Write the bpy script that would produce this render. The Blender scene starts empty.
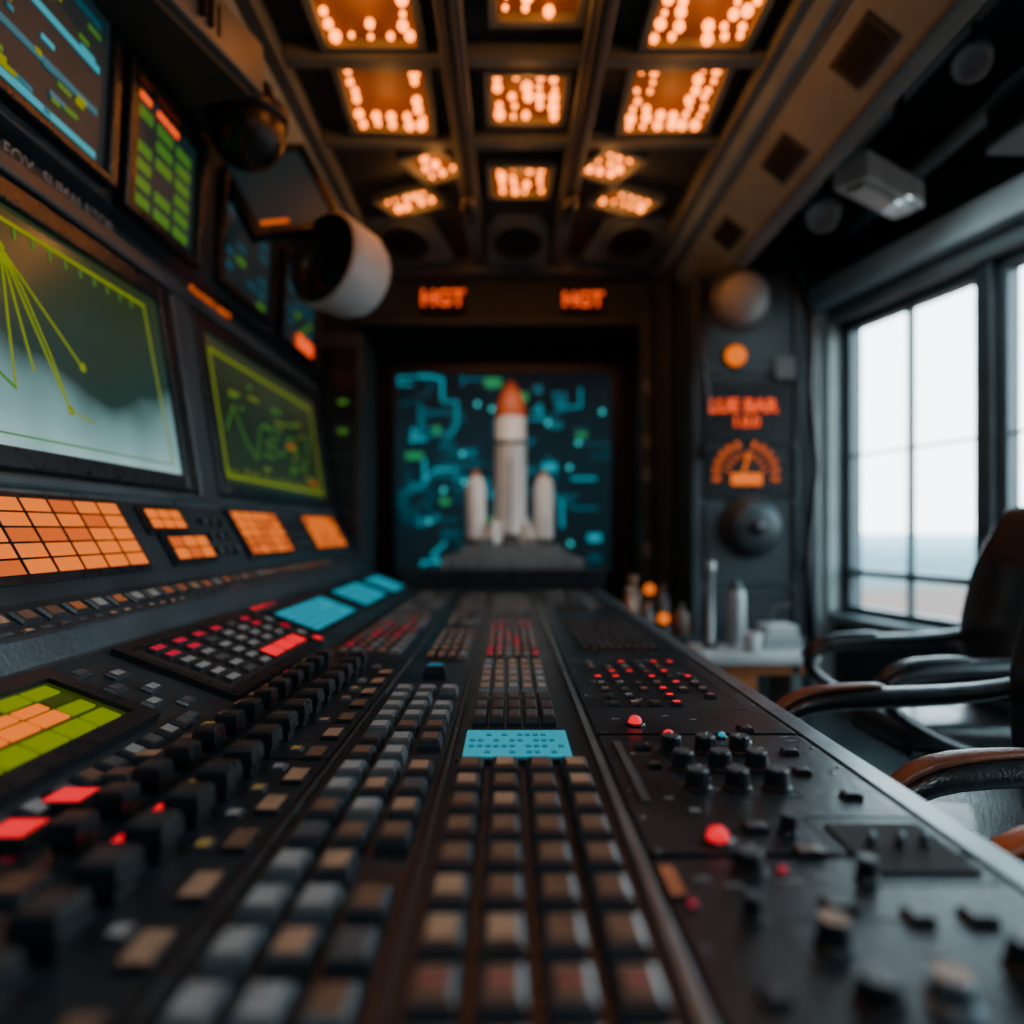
import bpy, math, random
from mathutils import Matrix, Vector
R = random.Random(7)
ZC = 1.2
S = bpy.context.scene
COL = S.collection

# ---------------------------------------------------------------- materials
def mat(name, col, rough=0.5, metal=0.0, var=0.0, scale=8.0, bump=0.0, emit=None, es=0.0, coat=0.0, sample=False):
    m = bpy.data.materials.new(name); m.use_nodes = True
    nt = m.node_tree; b = nt.nodes['Principled BSDF']
    b.inputs['Base Color'].default_value = (*col, 1)
    b.inputs['Roughness'].default_value = rough
    b.inputs['Metallic'].default_value = metal
    b.inputs['Coat Weight'].default_value = coat
    if var > 0 or bump > 0:
        tc = nt.nodes.new('ShaderNodeTexCoord')
        n = nt.nodes.new('ShaderNodeTexNoise'); n.inputs['Scale'].default_value = scale
        n.inputs['Detail'].default_value = 6; n.inputs['Roughness'].default_value = 0.65
        nt.links.new(tc.outputs['Object'], n.inputs['Vector'])
        if var > 0:
            r = nt.nodes.new('ShaderNodeValToRGB')
            r.color_ramp.elements[0].position = 0.3; r.color_ramp.elements[1].position = 0.72
            r.color_ramp.elements[0].color = (*[c*(1-var) for c in col], 1)
            r.color_ramp.elements[1].color = (*[min(1, c*(1+var)) for c in col], 1)
            nt.links.new(n.outputs['Fac'], r.inputs['Fac'])
            nt.links.new(r.outputs['Color'], b.inputs['Base Color'])
            mr = nt.nodes.new('ShaderNodeMapRange')
            mr.inputs['To Min'].default_value = max(0.05, rough-0.15); mr.inputs['To Max'].default_value = min(1, rough+0.15)
            nt.links.new(n.outputs['Fac'], mr.inputs['Value']); nt.links.new(mr.outputs['Result'], b.inputs['Roughness'])
        if bump > 0:
            n2 = nt.nodes.new('ShaderNodeTexNoise'); n2.inputs['Scale'].default_value = scale*12
            nt.links.new(tc.outputs['Object'], n2.inputs['Vector'])
            bp = nt.nodes.new('ShaderNodeBump'); bp.inputs['Strength'].default_value = bump; bp.inputs['Distance'].default_value = 0.004
            nt.links.new(n2.outputs['Fac'], bp.inputs['Height']); nt.links.new(bp.outputs['Normal'], b.inputs['Normal'])
    if emit:
        b.inputs['Emission Color'].default_value = (*emit, 1)
        b.inputs['Emission Strength'].default_value = es
        if not sample: m.cycles.emission_sampling = 'NONE'
    return m

M_DESK = mat('desk_paint', (0.022, 0.033, 0.041), 0.36, 0.2, 0.35, 5, 0.25)
M_DESK2 = mat('desk_panel', (0.012, 0.019, 0.026), 0.34, 0.2, 0.35, 6, 0.2)
M_BANK = mat('bank_paint', (0.038, 0.055, 0.065), 0.42, 0.2, 0.3, 4, 0.2)
M_EDGE = mat('edge_metal', (0.20, 0.24, 0.26), 0.32, 0.7, 0.3, 10)
M_WALL = mat('wall_paint', (0.018, 0.030, 0.036), 0.6, 0.1, 0.4, 2.5, 0.2)
M_WALL2 = mat('wall_panel', (0.032, 0.050, 0.058), 0.5, 0.2, 0.3, 3, 0.2)
M_CEIL = mat('ceiling_paint', (0.15, 0.165, 0.16), 0.6, 0.1, 0.3, 3, 0.15)
M_CEILD = mat('ceiling_dark', (0.038, 0.043, 0.043), 0.6, 0.1, 0.3, 3, 0.15)
M_BEAM = mat('beam_paint', (0.27, 0.32, 0.32), 0.5, 0.0, 0.2, 3)
M_CASE = mat('case_paint', (0.15, 0.175, 0.18), 0.45, 0.1, 0.2, 3)
M_TRIM = mat('window_trim_paint', (0.50, 0.55, 0.56), 0.5, 0.0, 0.15, 3)
M_LIGHTG = mat('light_grey', (0.42, 0.44, 0.44), 0.5, 0.0, 0.2, 4)
M_FLOOR = mat('floor_vinyl', (0.04, 0.05, 0.055), 0.22, 0.0, 0.3, 2, 0.05)
M_BLACK = mat('black_plastic', (0.007, 0.010, 0.014), 0.30, 0.0, 0.3, 30, 0.1)
M_VOID = mat('matt_black', (0.004, 0.005, 0.006), 0.8)
M_KEYB = mat('key_dark', (0.017, 0.022, 0.028), 0.35, 0, 0.3, 25)
M_KEYG = mat('key_grey', (0.055, 0.068, 0.077), 0.4, 0, 0.3, 25)
M_TOPG = mat('keytop_grey', (0.24, 0.26, 0.262), 0.45, 0, 0.3, 40)
M_TOPT = mat('keytop_tan', (0.33, 0.20, 0.125), 0.45, 0, 0.35, 40)
M_TOPB = mat('keytop_brown', (0.13, 0.075, 0.048), 0.45, 0, 0.35, 40)
M_TOPO = mat('keytop_orange', (0.40, 0.12, 0.04), 0.5, 0, 0.3, 40)
M_TOPP = mat('keytop_pink', (0.33, 0.07, 0.08), 0.5, 0, 0.3, 40)
M_TOPY = mat('keytop_yellow', (0.38, 0.27, 0.06), 0.5, 0, 0.3, 40)
M_WHITE = mat('white_paint', (0.78, 0.78, 0.75), 0.4, 0, 0.12, 5)
M_ROCKO = mat('rocket_orange', (0.62, 0.12, 0.03), 0.5, 0, 0.3, 6)
M_WOOD = mat('table_wood', (0.50, 0.15, 0.04), 0.5, 0, 0.4, 9)
M_LEATH = mat('black_leather', (0.009, 0.012, 0.015), 0.33, 0, 0.3, 12, 0.4, coat=0.25)
M_TAN = mat('tan_leather', (0.20, 0.058, 0.028), 0.35, 0, 0.3, 12, 0.3)
M_CHROME = mat('chrome', (0.35, 0.37, 0.40), 0.25, 1.0)
M_GREYDOME = mat('grey_dome', (0.11, 0.12, 0.125), 0.45, 0.2, 0.2, 6)
M_DOME2 = mat('steel_dome', (0.30, 0.33, 0.34), 0.38, 0.3, 0.2, 6)
E_OR = mat('glow_orange', (0.08, 0.02, 0.0), 0.7, emit=(1.0, 0.175, 0.0), es=1.15)
E_OR2 = mat('glow_orange_dim', (0.08, 0.02, 0.0), 0.7, emit=(1.0, 0.14, 0.0), es=0.75)
E_ORT = mat('glow_orange_text', (0.12, 0.01, 0.0), 0.6, emit=(1.0, 0.08, 0.0), es=1.5)
E_RED = mat('glow_red', (0.2, 0.0, 0.0), 0.5, emit=(1.0, 0.0, 0.018), es=1.15)
E_PINK = mat('glow_pink', (0.25, 0.0, 0.02), 0.4, emit=(1.0, 0.0, 0.06), es=0.36)
E_CY = mat('glow_cyan', (0.0, 0.10, 0.13), 0.45, emit=(0.0, 0.42, 0.56), es=0.66)
E_CYD = mat('glow_cyan_dim', (0.0, 0.1, 0.14), 0.4, emit=(0.0, 0.20, 0.32), es=0.45)
E_GR = mat('glow_green', (0.02, 0.1, 0.01), 0.4, emit=(0.14, 0.50, 0.04), es=0.30)
E_YG = mat('glow_lime', (0.05, 0.08, 0.0), 0.4, emit=(0.45, 0.60, 0.0), es=0.36)
E_BULB = mat('glow_bulb', (0.4, 0.12, 0.01), 0.5, emit=(1.0, 0.19, 0.004), es=7.5)
E_PAN = mat('glow_amber_panel', (0.05, 0.018, 0.006), 0.7, emit=(1.0, 0.16, 0.0), es=0.12)
E_DISPY = mat('lcd_green', (0.02, 0.03, 0.0), 0.3, emit=(0.14, 0.22, 0.0), es=0.14)
E_TEAL = [mat('teal_%d' % i, (0.0, 0.05, 0.06), 0.5, emit=c, es=s) for i, (c, s) in enumerate(
    [((0.0, 0.36, 0.46), 0.95), ((0.0, 0.24, 0.34), 0.48), ((0.03, 0.50, 0.16), 0.55), ((0.0, 0.15, 0.22), 0.32), ((0.04, 0.6, 0.62), 1.5)])]

def screen_mat(name, stops, z0, z1, rough=0.12):
    m = mat(name, (0.01, 0.012, 0.012), rough)
    nt = m.node_tree; b = nt.nodes['Principled BSDF']
    tc = nt.nodes.new('ShaderNodeTexCoord'); sp = nt.nodes.new('ShaderNodeSeparateXYZ')
    nt.links.new(tc.outputs['Object'], sp.inputs[0])
    n = nt.nodes.new('ShaderNodeTexNoise'); n.inputs['Scale'].default_value = 2.2
    nt.links.new(tc.outputs['Object'], n.inputs['Vector'])
    mr = nt.nodes.new('ShaderNodeMapRange')
    mr.inputs['From Min'].default_value = z0; mr.inputs['From Max'].default_value = z1
    nt.links.new(sp.outputs['Z'], mr.inputs['Value'])
    ad = nt.nodes.new('ShaderNodeMath'); ad.operation = 'MULTIPLY_ADD'; ad.inputs[1].default_value = 0.5
    nt.links.new(n.outputs['Fac'], ad.inputs[0]); 
    sb = nt.nodes.new('ShaderNodeMath'); sb.operation = 'SUBTRACT'; sb.inputs[1].default_value = 0.25
    nt.links.new(mr.outputs['Result'], sb.inputs[0]); nt.links.new(sb.outputs[0], ad.inputs[2])
    r = nt.nodes.new('ShaderNodeValToRGB'); cr = r.color_ramp
    cr.elements[0].position = stops[0][0]; cr.elements[0].color = (*stops[0][1], 1)
    cr.elements[1].position = stops[-1][0]; cr.elements[1].color = (*stops[-1][1], 1)
    for p, c in stops[1:-1]:
        e = cr.elements.new(p); e.color = (*c, 1)
    nt.links.new(ad.outputs[0], r.inputs['Fac'])
    nt.links.new(r.outputs['Color'], b.inputs['Emission Color']); b.inputs['Emission Strength'].default_value = 1.0
    m.cycles.emission_sampling = 'NONE'
    return m
SC1 = screen_mat('screen_radar_painted_reflection', [(0.0, (0.50, 0.76, 0.76)), (0.15, (0.22, 0.42, 0.43)), (0.38, (0.012, 0.038, 0.032)), (1.0, (0.020, 0.032, 0.005))], 0.15, 0.9, 0.22)  # pale lower stops paint a window reflection into the screen emission
SC2 = screen_mat('screen_radar_b', [(0.0, (0.016, 0.028, 0.006)), (0.5, (0.007, 0.012, 0.005)), (0.85, (0.03, 0.038, 0.016)), (1.0, (0.02, 0.03, 0.016))], 0.15, 0.9, 0.25)
SC3 = screen_mat('screen_dark', [(0.0, (0.003, 0.012, 0.015)), (1.0, (0.003, 0.015, 0.018))], 1.0, 1.7, 0.5)
SCB = screen_mat('screen_wall', [(0.0, (0.001, 0.008, 0.012)), (0.6, (0.001, 0.017, 0.025)), (1.0, (0.001, 0.006, 0.010))], -0.4, 1.3, 0.7)

# ---------------------------------------------------------------- builder
class MB:
    def __init__(s): s.v=[]; s.f=[]; s.mi=[]; s.sm=[]; s.mats=[]; s.M=Matrix.Identity(4)
    def mid(s, m):
        if m not in s.mats: s.mats.append(m)
        return s.mats.index(m)
    def add(s, vs, fs, m, smooth=False):
        o=len(s.v); s.v += [tuple(s.M @ Vector(p)) for p in vs]
        ms = m if isinstance(m, list) else [m]*len(fs)
        for f, mm in zip(fs, ms):
            s.f.append([o+i for i in f]); s.mi.append(s.mid(mm)); s.sm.append(smooth)
    def box(s, c, d, m, rot=None):
        x,y,z=[k/2 for k in d]
        vs=[Vector((a,b,e)) for e in (-z,z) for a,b in ((-x,-y),(x,-y),(x,y),(-x,y))]
        if rot is not None: vs=[rot@p for p in vs]
        vs=[p+Vector(c) for p in vs]
        s.add(vs, [(3,2,1,0),(4,5,6,7),(0,1,5,4),(1,2,6,5),(2,3,7,6),(3,0,4,7)], m)
    def b2(s, x0,x1,y0,y1,z0,z1,m): s.box(((x0+x1)/2,(y0+y1)/2,(z0+z1)/2),(x1-x0,y1-y0,z1-z0),m)
    def key(s, x,y,z, w,l,h, body, top, t=0.86, t2=0.66):
        vs=[]
        for k,zz in ((1,0),(1,h*0.35),(t,h*0.85),(t2,h)):
            vs += [(x+a*w/2*k, y+b*l/2*k, z+zz) for a,b in ((-1,-1),(1,-1),(1,1),(-1,1))]
        fs=[]
        for q in range(3):
            for i in range(4):
                j=(i+1)%4; fs.append((q*4+i,q*4+j,q*4+4+j,q*4+4+i))
        ms=[body]*12; fs.append((12,13,14,15)); ms.append(top); s.add(vs,fs,ms)
    def lathe(s, prof, c, m, n=24, rot=None, smooth=True, mats=None):
        vs=[];fs=[];ms=[]
        for r,z in prof:
            for i in range(n):
                a=2*math.pi*i/n; p=Vector((r*math.cos(a), r*math.sin(a), z))
                if rot is not None: p = rot@p
                vs.append(p+Vector(c))
        for k in range(len(prof)-1):
            for i in range(n):
                j=(i+1)%n; fs.append((k*n+i,k*n+j,k*n+n+j,k*n+n+i)); ms.append(mats[k] if mats else m)
        fs.append(tuple(range(n))[::-1]); ms.append(mats[0] if mats else m)
        k=len(prof)-1; fs.append(tuple(k*n+i for i in range(n))); ms.append(mats[-1] if mats else m)
        s.add(vs,fs,ms,smooth)
    def knob(s, x,y,z, r,h, m=None, top=None, n=20):
        m=m or M_BLACK
        s.lathe([(r*1.15,0),(r*1.12,h*0.15),(r,h*0.2),(r*0.9,h*0.9),(r*0.8,h)], (x,y,z), m, n, smooth=False, mats=[m,m,m,m,top or m])
        a=R.uniform(0,6.28); 
        s.box((x+math.cos(a)*r*0.4,y+math.sin(a)*r*0.4,z+h+0.0008),(r*0.75,r*0.14,0.0016),M_TOPG,Matrix.Rotation(a,3,'Z'))
    def sph(s, c, r, m, n=10, k=7, sc=(1,1,1)):
        vs=[];fs=[]
        for q in range(1,k):
            t=math.pi*q/k
            for i in range(n):
                a=2*math.pi*i/n; vs.append((c[0]+sc[0]*r*math.sin(t)*math.cos(a), c[1]+sc[1]*r*math.sin(t)*math.sin(a), c[2]+sc[2]*r*math.cos(t)))
        for q in range(k-2):
            for i in range(n):
                j=(i+1)%n; fs.append((q*n+i,(q+1)*n+i,(q+1)*n+j,q*n+j))
        vs += [(c[0],c[1],c[2]+r*sc[2]),(c[0],c[1],c[2]-r*sc[2])]; T=len(vs)-2
        for i in range(n):
            j=(i+1)%n; fs.append((T,i,j)); fs.append((T+1,(k-2)*n+j,(k-2)*n+i))
        s.add(vs,fs,m,True)
    def tube(s, pts, r, m, n=8, sc=(1,1)):
        pts=[Vector(p) for p in pts]; vs=[];fs=[]
        up=Vector((0,0,1)); 
        d0=(pts[1]-pts[0]).normalized()
        if abs(d0.z)>0.95: up=Vector((0,1,0))
        prev=None
        for i,p in enumerate(pts):
            d=((pts[min(i+1,len(pts)-1)]-pts[max(i-1,0)])).normalized()
            if prev is None: a=d.cross(up).normalized()
            else: a=(prev-d*prev.dot(d)).normalized()
            prev=a; b=a.cross(d)
            rr = r[i] if isinstance(r,(list,tuple)) else r
            for k in range(n):
                t=2*math.pi*k/n; vs.append(p+a*math.cos(t)*rr*sc[0]+b*math.sin(t)*rr*sc[1])
        for i in range(len(pts)-1):
            for k in range(n):
                j=(k+1)%n; fs.append((i*n+k,i*n+j,i*n+n+j,i*n+n+k))
        fs.append(tuple(range(n))); q=(len(pts)-1)*n; fs.append(tuple(q+k for k in range(n))[::-1])
        s.add(vs,fs,m,True)
    def line(s, pts, w, m, z=0.004, h=0.002):
        for (x0,y0),(x1,y1) in zip(pts[:-1],pts[1:]):
            L=math.hypot(x1-x0,y1-y0); a=math.atan2(y1-y0,x1-x0)
            s.box(((x0+x1)/2,(y0+y1)/2,z),(L+w*0.8,w,h),m,Matrix.Rotation(a,3,'Z'))
    def prism(s, poly, y0, y1, m):
        n=len(poly); vs=[(x,y0,z) for x,z in poly]+[(x,y1,z) for x,z in poly]
        fs=[(i,(i+1)%n,n+(i+1)%n,n+i) for i in range(n)]+[tuple(range(n))[::-1],tuple(range(n,2*n))]
        s.add(vs,fs,m)
    def done(s, name, parent=None, bevel=0, subsurf=0, zc=True, mw=None):
        me=bpy.data.meshes.new(name); me.from_pydata(s.v,[],s.f)
        for m in s.mats: me.materials.append(m)
        for p,mi,sm in zip(me.polygons,s.mi,s.sm): p.material_index=mi; p.use_smooth=sm
        import bmesh
        bm=bmesh.new(); bm.from_mesh(me); bmesh.ops.recalc_face_normals(bm,faces=bm.faces); bm.to_mesh(me); bm.free()
        o=bpy.data.objects.new(name,me); COL.objects.link(o)
        if parent: o.parent=parent
        elif mw is not None: o.matrix_world=mw
        elif zc: o.location.z=ZC
        if bevel:
            b=o.modifiers.new('b','BEVEL'); b.width=bevel; b.segments=2; b.limit_method='ANGLE'; b.angle_limit=0.6
        if subsurf:
            q=o.modifiers.new('s','SUBSURF'); q.levels=subsurf; q.render_levels=subsurf
        return o
def empty(name, loc=(0,0,ZC), rz=0, rx=0):
    e=bpy.data.objects.new(name,None); e.empty_display_size=0.1; e.location=loc; e.rotation_euler=(rx,0,rz); COL.objects.link(e); return e
def text(body, M, size, m, parent, name, extr=0.002, bold=0.0):
    c=bpy.data.curves.new(name,'FONT'); c.body=body; c.size=size; c.extrude=extr; c.offset=bold; c.align_x='CENTER'; c.align_y='CENTER'
    c.materials.append(m); o=bpy.data.objects.new(name,c); COL.objects.link(o)
    o.parent=parent; o.matrix_local=M; return o
def frame(ax,az,bx,bz):
    # local x=+Y world, local y = up the slope A->B, local z = outward
    u=Vector((bx-ax,0,bz-az)); L=u.length; u.normalize(); n=Vector((0,1,0)).cross(u)
    M=Matrix(((0,u.x,n.x,ax),(1,0,0,0),(0,u.z,n.z,az),(0,0,0,1)))
    return M,L
def XF(x,y,z,rx=0,ry=0,rz=0):
    from mathutils import Euler
    return Matrix.Translation((x,y,z)) @ Euler((rx,ry,rz)).to_matrix().to_4x4()
FACE = (math.pi/2,0,0)   # text facing -Y
def lamp(name, kind, energy, color, size, loc, rot=None, parent=None):
    lt=bpy.data.lights.new(name,kind); lt.energy=energy; lt.color=color
    if kind=='AREA': lt.size=size
    else: lt.shadow_soft_size=size
    lo=bpy.data.objects.new(name,lt); COL.objects.link(lo); lo.location=loc
    if rot is not None: lo.rotation_euler=rot
    if parent: lo.parent=parent
    return lo

# ================================================================ ROOM SHELL
b=MB(); b.b2(-1.9,4.2,-1.6,6.4,-1.3,-1.2,M_FLOOR); b.done('floor')
b=MB(); b.b2(-1.9,-1.75,-1.6,6.4,-1.2,2.5,M_WALL); b.done('wall_left')
b=MB(); b.b2(-1.75,4.0,-1.6,-1.5,-1.2,2.5,M_WALL); b.done('wall_front')
b=MB(); b.b2(-1.75,1.25,6.05,6.2,-1.2,2.5,M_WALL)
b.b2(1.06,1.16,5.3,6.05,-1.2,2.5,M_WALL2); b.b2(1.16,2.5,5.3,5.45,-1.2,2.5,M_WALL2)
b.b2(-1.75,-1.12,5.3,6.05,-1.2,2.5,M_WALL)
for i in range(5): b.b2(1.04,1.07,5.34+i*0.14,5.44+i*0.14,-1.0,1.5,M_WALL)
b.b2(-1.12,1.06,5.2,5.34,1.56,2.5,M_WALL); b.b2(-1.12,1.06,5.34,6.05,1.56,1.62,M_VOID)
b.b2(-1.12,1.06,5.17,5.2,1.52,1.56,M_WALL2); b.b2(-1.12,1.06,5.17,5.2,1.86,1.92,M_CEIL)
b.b2(0.98,1.06,5.15,5.34,-1.2,1.6,M_WALL2); b.b2(1.09,1.13,5.14,5.3,-1.2,1.9,M_WALL2); b.b2(1.14,1.19,5.1,5.3,-1.2,1.9,M_BANK)
for z_ in (-0.2,0.35,0.6,1.0): b.b2(0.99,1.05,5.13,5.16,z_,z_+0.10,M_CASE)
b.done('wall_back',bevel=0.006)
e=empty('exit_sign')
bb=MB(); bb.b2(-0.64,-0.32,5.15,5.2,1.60,1.80,M_VOID); bb.done('housing',e,0.004)
text('HGT',XF(-0.48,5.14,1.70,*FACE),0.155,E_ORT,e,'lettering',bold=0.004)
e=empty('exit_sign')
bb=MB(); bb.b2(0.40,0.70,5.15,5.2,1.60,1.80,M_VOID); bb.done('housing',e,0.004)
text('HGT',XF(0.55,5.14,1.69,*FACE),0.145,E_ORT,e,'lettering',bold=0.004)

# right window wall
WD=Vector((0.221,-0.9753,0)); 
Wm=Matrix(((WD.x,0,-0.9753,2.39),(WD.y,0,-0.221,5.2),(0,1,0,ZC),(0,0,0,1)))
b=MB()
b.b2(-0.4,7.0,-1.2,-0.6,-0.2,0,M_WALL2); b.b2(-0.4,7.0,1.5,2.5,-0.2,0,M_WALL)
spans=[(0.10,1.24),(1.34,2.5),(2.6,3.8),(3.9,5.1),(5.2,6.4)]
prev=-0.4
for a,c in spans: b.b2(prev,a,-0.6,1.5,-0.2,0,M_BANK); prev=c
b.b2(prev,7.0,-0.6,1.5,-0.2,0,M_WALL2)
b.done('wall_right',bevel=0.01,mw=Wm)
b=MB(); b.b2(-0.05,7.0,1.62,1.80,0,0.16,M_TRIM); b.b2(-0.05,7,1.50,1.58,0,0.07,M_CASE); b.done('trim_1',bevel=0.01,mw=Wm)
b=MB(); b.b2(0.11,7.0,-0.66,-0.60,0,0.12,M_CASE); b.done('trim_2',bevel=0.01,mw=Wm)
b=MB(); b.b2(0.11,7.0,-1.2,-1.08,0,0.02,M_BLACK); b.done('baseboard_right',mw=Wm)
b=MB(); b.b2(-0.06,0.05,-1.2,1.6,0,0.14,M_TRIM); b.b2(0.05,0.10,-0.6,1.5,0,0.09,M_BEAM); b.done('trim_3',bevel=0.012,mw=Wm)
M_FRAME = mat('window_frame_paint', (0.06, 0.088, 0.10), 0.4, 0.2, 0.2, 4)
for i,(a,c) in enumerate(spans):
    b=MB(); t=0.055; z0,z1=-0.6,1.5; n0,n1=-0.14,-0.05
    b.b2(a,a+t,z0,z1,n0,n1,M_FRAME); b.b2(c-t,c,z0,z1,n0,n1,M_FRAME)
    b.b2(a,c,z0,z0+t,n0,n1,M_FRAME); b.b2(a,c,z1-t,z1,n0,n1,M_FRAME)
    b.b2(a,c,-0.33,-0.28,n0,n1,M_FRAME)
    m_=(a+c)/2; b.b2(m_-0.014,m_+0.014,z0,z1,n0+0.02,n1-0.02,M_FRAME)
    b.b2(a,c,0.53,0.545,n0+0.03,n1-0.03,M_FRAME)
    b.done('window_%d'%(i+1),bevel=0.005,mw=Wm)

# ceiling
b=MB(); b.b2(-1.75,1.45,-1.5,5.3,1.99,2.1,M_CEILD); b.b2(1.1,4.0,-1.5,5.3,2.42,2.55,M_WALL)
b.done('ceiling')
b=MB()
lanes=[(-0.92,-0.27),(-0.17,0.30),(0.40,1.05)]
ribs=[(-1.0,-0.92),(-0.27,-0.17),(0.30,0.40),(1.05,1.12)]
for a,c in ribs: b.b2(a,c,-1.5,5.2,1.90,1.99,M_CEIL)
for a,c in ribs[1:3]: b.b2(a+0.03,c-0.03,-1.5,4.3,1.87,1.90,M_CEILD)
ys=[0.4,1.2,2.0,2.88,3.50]
for y in ys:
    for a,c in lanes: b.b2(a,c,y-0.035,y+0.035,1.92,1.99,M_CEIL)
b.b2(-1.0,1.12,5.05,5.2,1.86,1.99,M_CEIL)
b.done('trim_4',bevel=0.008)
b=MB(); b.prism([(-0.97,2.0),(-0.985,1.90),(-1.04,1.84),(-1.14,1.80),(-1.75,1.80),(-1.75,2.0)],-1.5,5.3,M_BEAM); b.b2(-1.16,-1.10,-1.5,5.2,1.74,1.81,M_CEILD); b.done('trim_5',bevel=0.006)
b=MB(); b.prism([(1.10,2.0),(1.10,1.90),(1.15,1.87),(1.19,1.88),(1.44,1.68),(1.50,1.66),(1.53,1.70),(1.53,2.45),(1.10,2.45)],-1.5,5.3,M_BEAM)
u=Vector((1.44-1.19,0,1.68-1.88)).normalized()
n=Vector((u.z,0,-u.x)).normalized()
b.M=Matrix(((0,u.x,n.x,1.19),(1,0,0,0),(0,u.z,n.z,1.88),(0,0,0,1)))
for y0,y1 in ((0.4,1.0),(1.5,2.0),(2.45,2.75),(3.2,3.5),(4.05,4.35)):
    b.b2(y0,y1,0.09,0.24,-0.002,0.008,M_CEILD)
    b.b2(y0+0.03,y1-0.03,0.11,0.22,0.0,0.010,M_VOID)
b.b2(-1.5,5.2,0.005,0.02,0,0.01,M_CEIL); b.b2(-1.5,5.2,0.29,0.31,0,0.012,M_CEIL)
b.done('trim_6',bevel=0.004)

# ceiling light panels
def light_panel(x0,x1,y0,y1,rot=0,shape='full',step=0.062,en=1.7):
    e=empty('ceiling_light_panel',((x0+x1)/2,(y0+y1)/2,ZC+1.985),rot)
    w,l=(x1-x0)/2,(y1-y0)/2
    b=MB(); f=0.035
    b.b2(-w-f,w+f,-l-f,l+f,-0.012,0.005,M_CEILD)
    for q in ((-w-f,-w,-l-f,l+f),(w,w+f,-l-f,l+f),(-w,w,-l-f,-l),(-w,w,l,l+f)): b.b2(*q,-0.055,-0.01,M_CEIL)
    b.done('frame',e,0.004)
    b=MB(); b.b2(-w,w,-l,l,-0.018,-0.012,E_PAN); 
    nx=max(2,int(2*w/step)); ny=max(2,int(2*l/step))
    for i in range(nx):
        for j in range(ny):
            x=-w+(i+0.5)*2*w/nx; y=-l+(j+0.5)*2*l/ny
            if shape=='u' and abs(x)<w*0.42 and y<l*0.35: continue
            if R.random()<0.10: continue
            b.sph((x+R.uniform(-.012,.012),y+R.uniform(-.012,.012),-0.034),R.uniform(0.010,0.023),E_BULB,8,6)
    b.done('bulbs',e)
    lamp('lamp','POINT',en,(1,0.36,0.07),0.02,(0,0,-0.115),None,e)
    return e
light_panel(-0.72,-0.36,2.42,2.80,0,'u'); light_panel(-0.04,0.30-0.04,2.30,2.66); light_panel(0.56,0.94,2.42,2.80,0,'u')
light_panel(-0.72,-0.37,2.95,3.40,0.05,'u'); light_panel(-0.07,0.24,2.99,3.33); light_panel(0.55,0.93,2.95,3.40,-0.05,'u')
light_panel(-0.50,-0.29,3.62,3.86,-0.5); light_panel(-0.08,0.22,3.76,4.06); light_panel(0.44,0.65,3.62,3.86,0.5)
light_panel(-0.74,-0.42,4.06,4.24,-0.45); light_panel(0.54,0.86,4.06,4.24,0.45)
for y in (0.7,1.5): 
    for x in (-0.55,0.07,0.74): light_panel(x-0.17,x+0.17,y-0.18,y+0.18)
for i,(x,rz) in enumerate(((-0.68,-0.30),(0.065,0),(0.81,0.30))):
    e=empty('ceiling_speaker',(x,4.66,ZC+1.945),rz,math.radians(-16))
    b=MB(); w=0.25 if i!=1 else 0.21
    vs=[(-w,-0.12,0),(-w*.6,-0.24,0),(w*.6,-0.24,0),(w,-0.12,0),(w,0.24,0),(-w,0.24,0)]
    vs=[(a,c,-0.03) for a,c,_ in vs]+[(a,c,0.03) for a,c,_ in vs]
    b.add(vs,[(0,1,2,3,4,5),(11,10,9,8,7,6)]+[(k,(k+1)%6,6+(k+1)%6,6+k) for k in range(6)],M_CASE); b.done('plate',e,0.01)
    b=MB(); b.lathe([(0.185,-0.03),(0.185,-0.045),(0.160,-0.050),(0.155,-0.036),(0.10,-0.032)],(0,0.0,0),M_CEIL,28,mats=[M_CASE,M_CEIL,M_VOID,M_VOID,M_VOID]); b.done('cone',e)
for x in (-0.55,0.75):  # out-of-view lamps added as cool fill for the console
    b=MB(); b.b2(x-0.3,x+0.3,-0.5,0.1,1.94,1.99,M_LIGHTG); b.done('added_fill_lamp',bevel=0.01)
    lamp('added_fill_light','AREA',12,(0.66,0.90,1.0),0.5,(x,-0.2,ZC+1.93))
for x in (-0.22,0.35):  # spot heads added to brighten the rocket
    e=empty('added_rocket_spotlight'); p=Vector((x,3.93,1.82)); d=(Vector((0.02,5.0,0.40))-p).normalized()
    rt=Vector((0,0,1)).rotation_difference(d).to_matrix()
    b=MB(); b.lathe([(0.02,-0.06),(0.035,-0.05),(0.04,0.03),(0.036,0.035),(0.028,0.01)],p,M_BLACK,18,rt); b.tube([p,(x,3.93,1.90)],0.008,M_BLACK); b.done('head',e)
    l=lamp('rocket_fill_beam','SPOT',24,(1.0,0.88,0.76),0.02,p+d*0.05,rt.to_euler(),e); l.data.spot_size=math.radians(36); l.data.spot_blend=0.7
    l.rotation_euler=d.to_track_quat('-Z','Y').to_euler()

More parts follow.
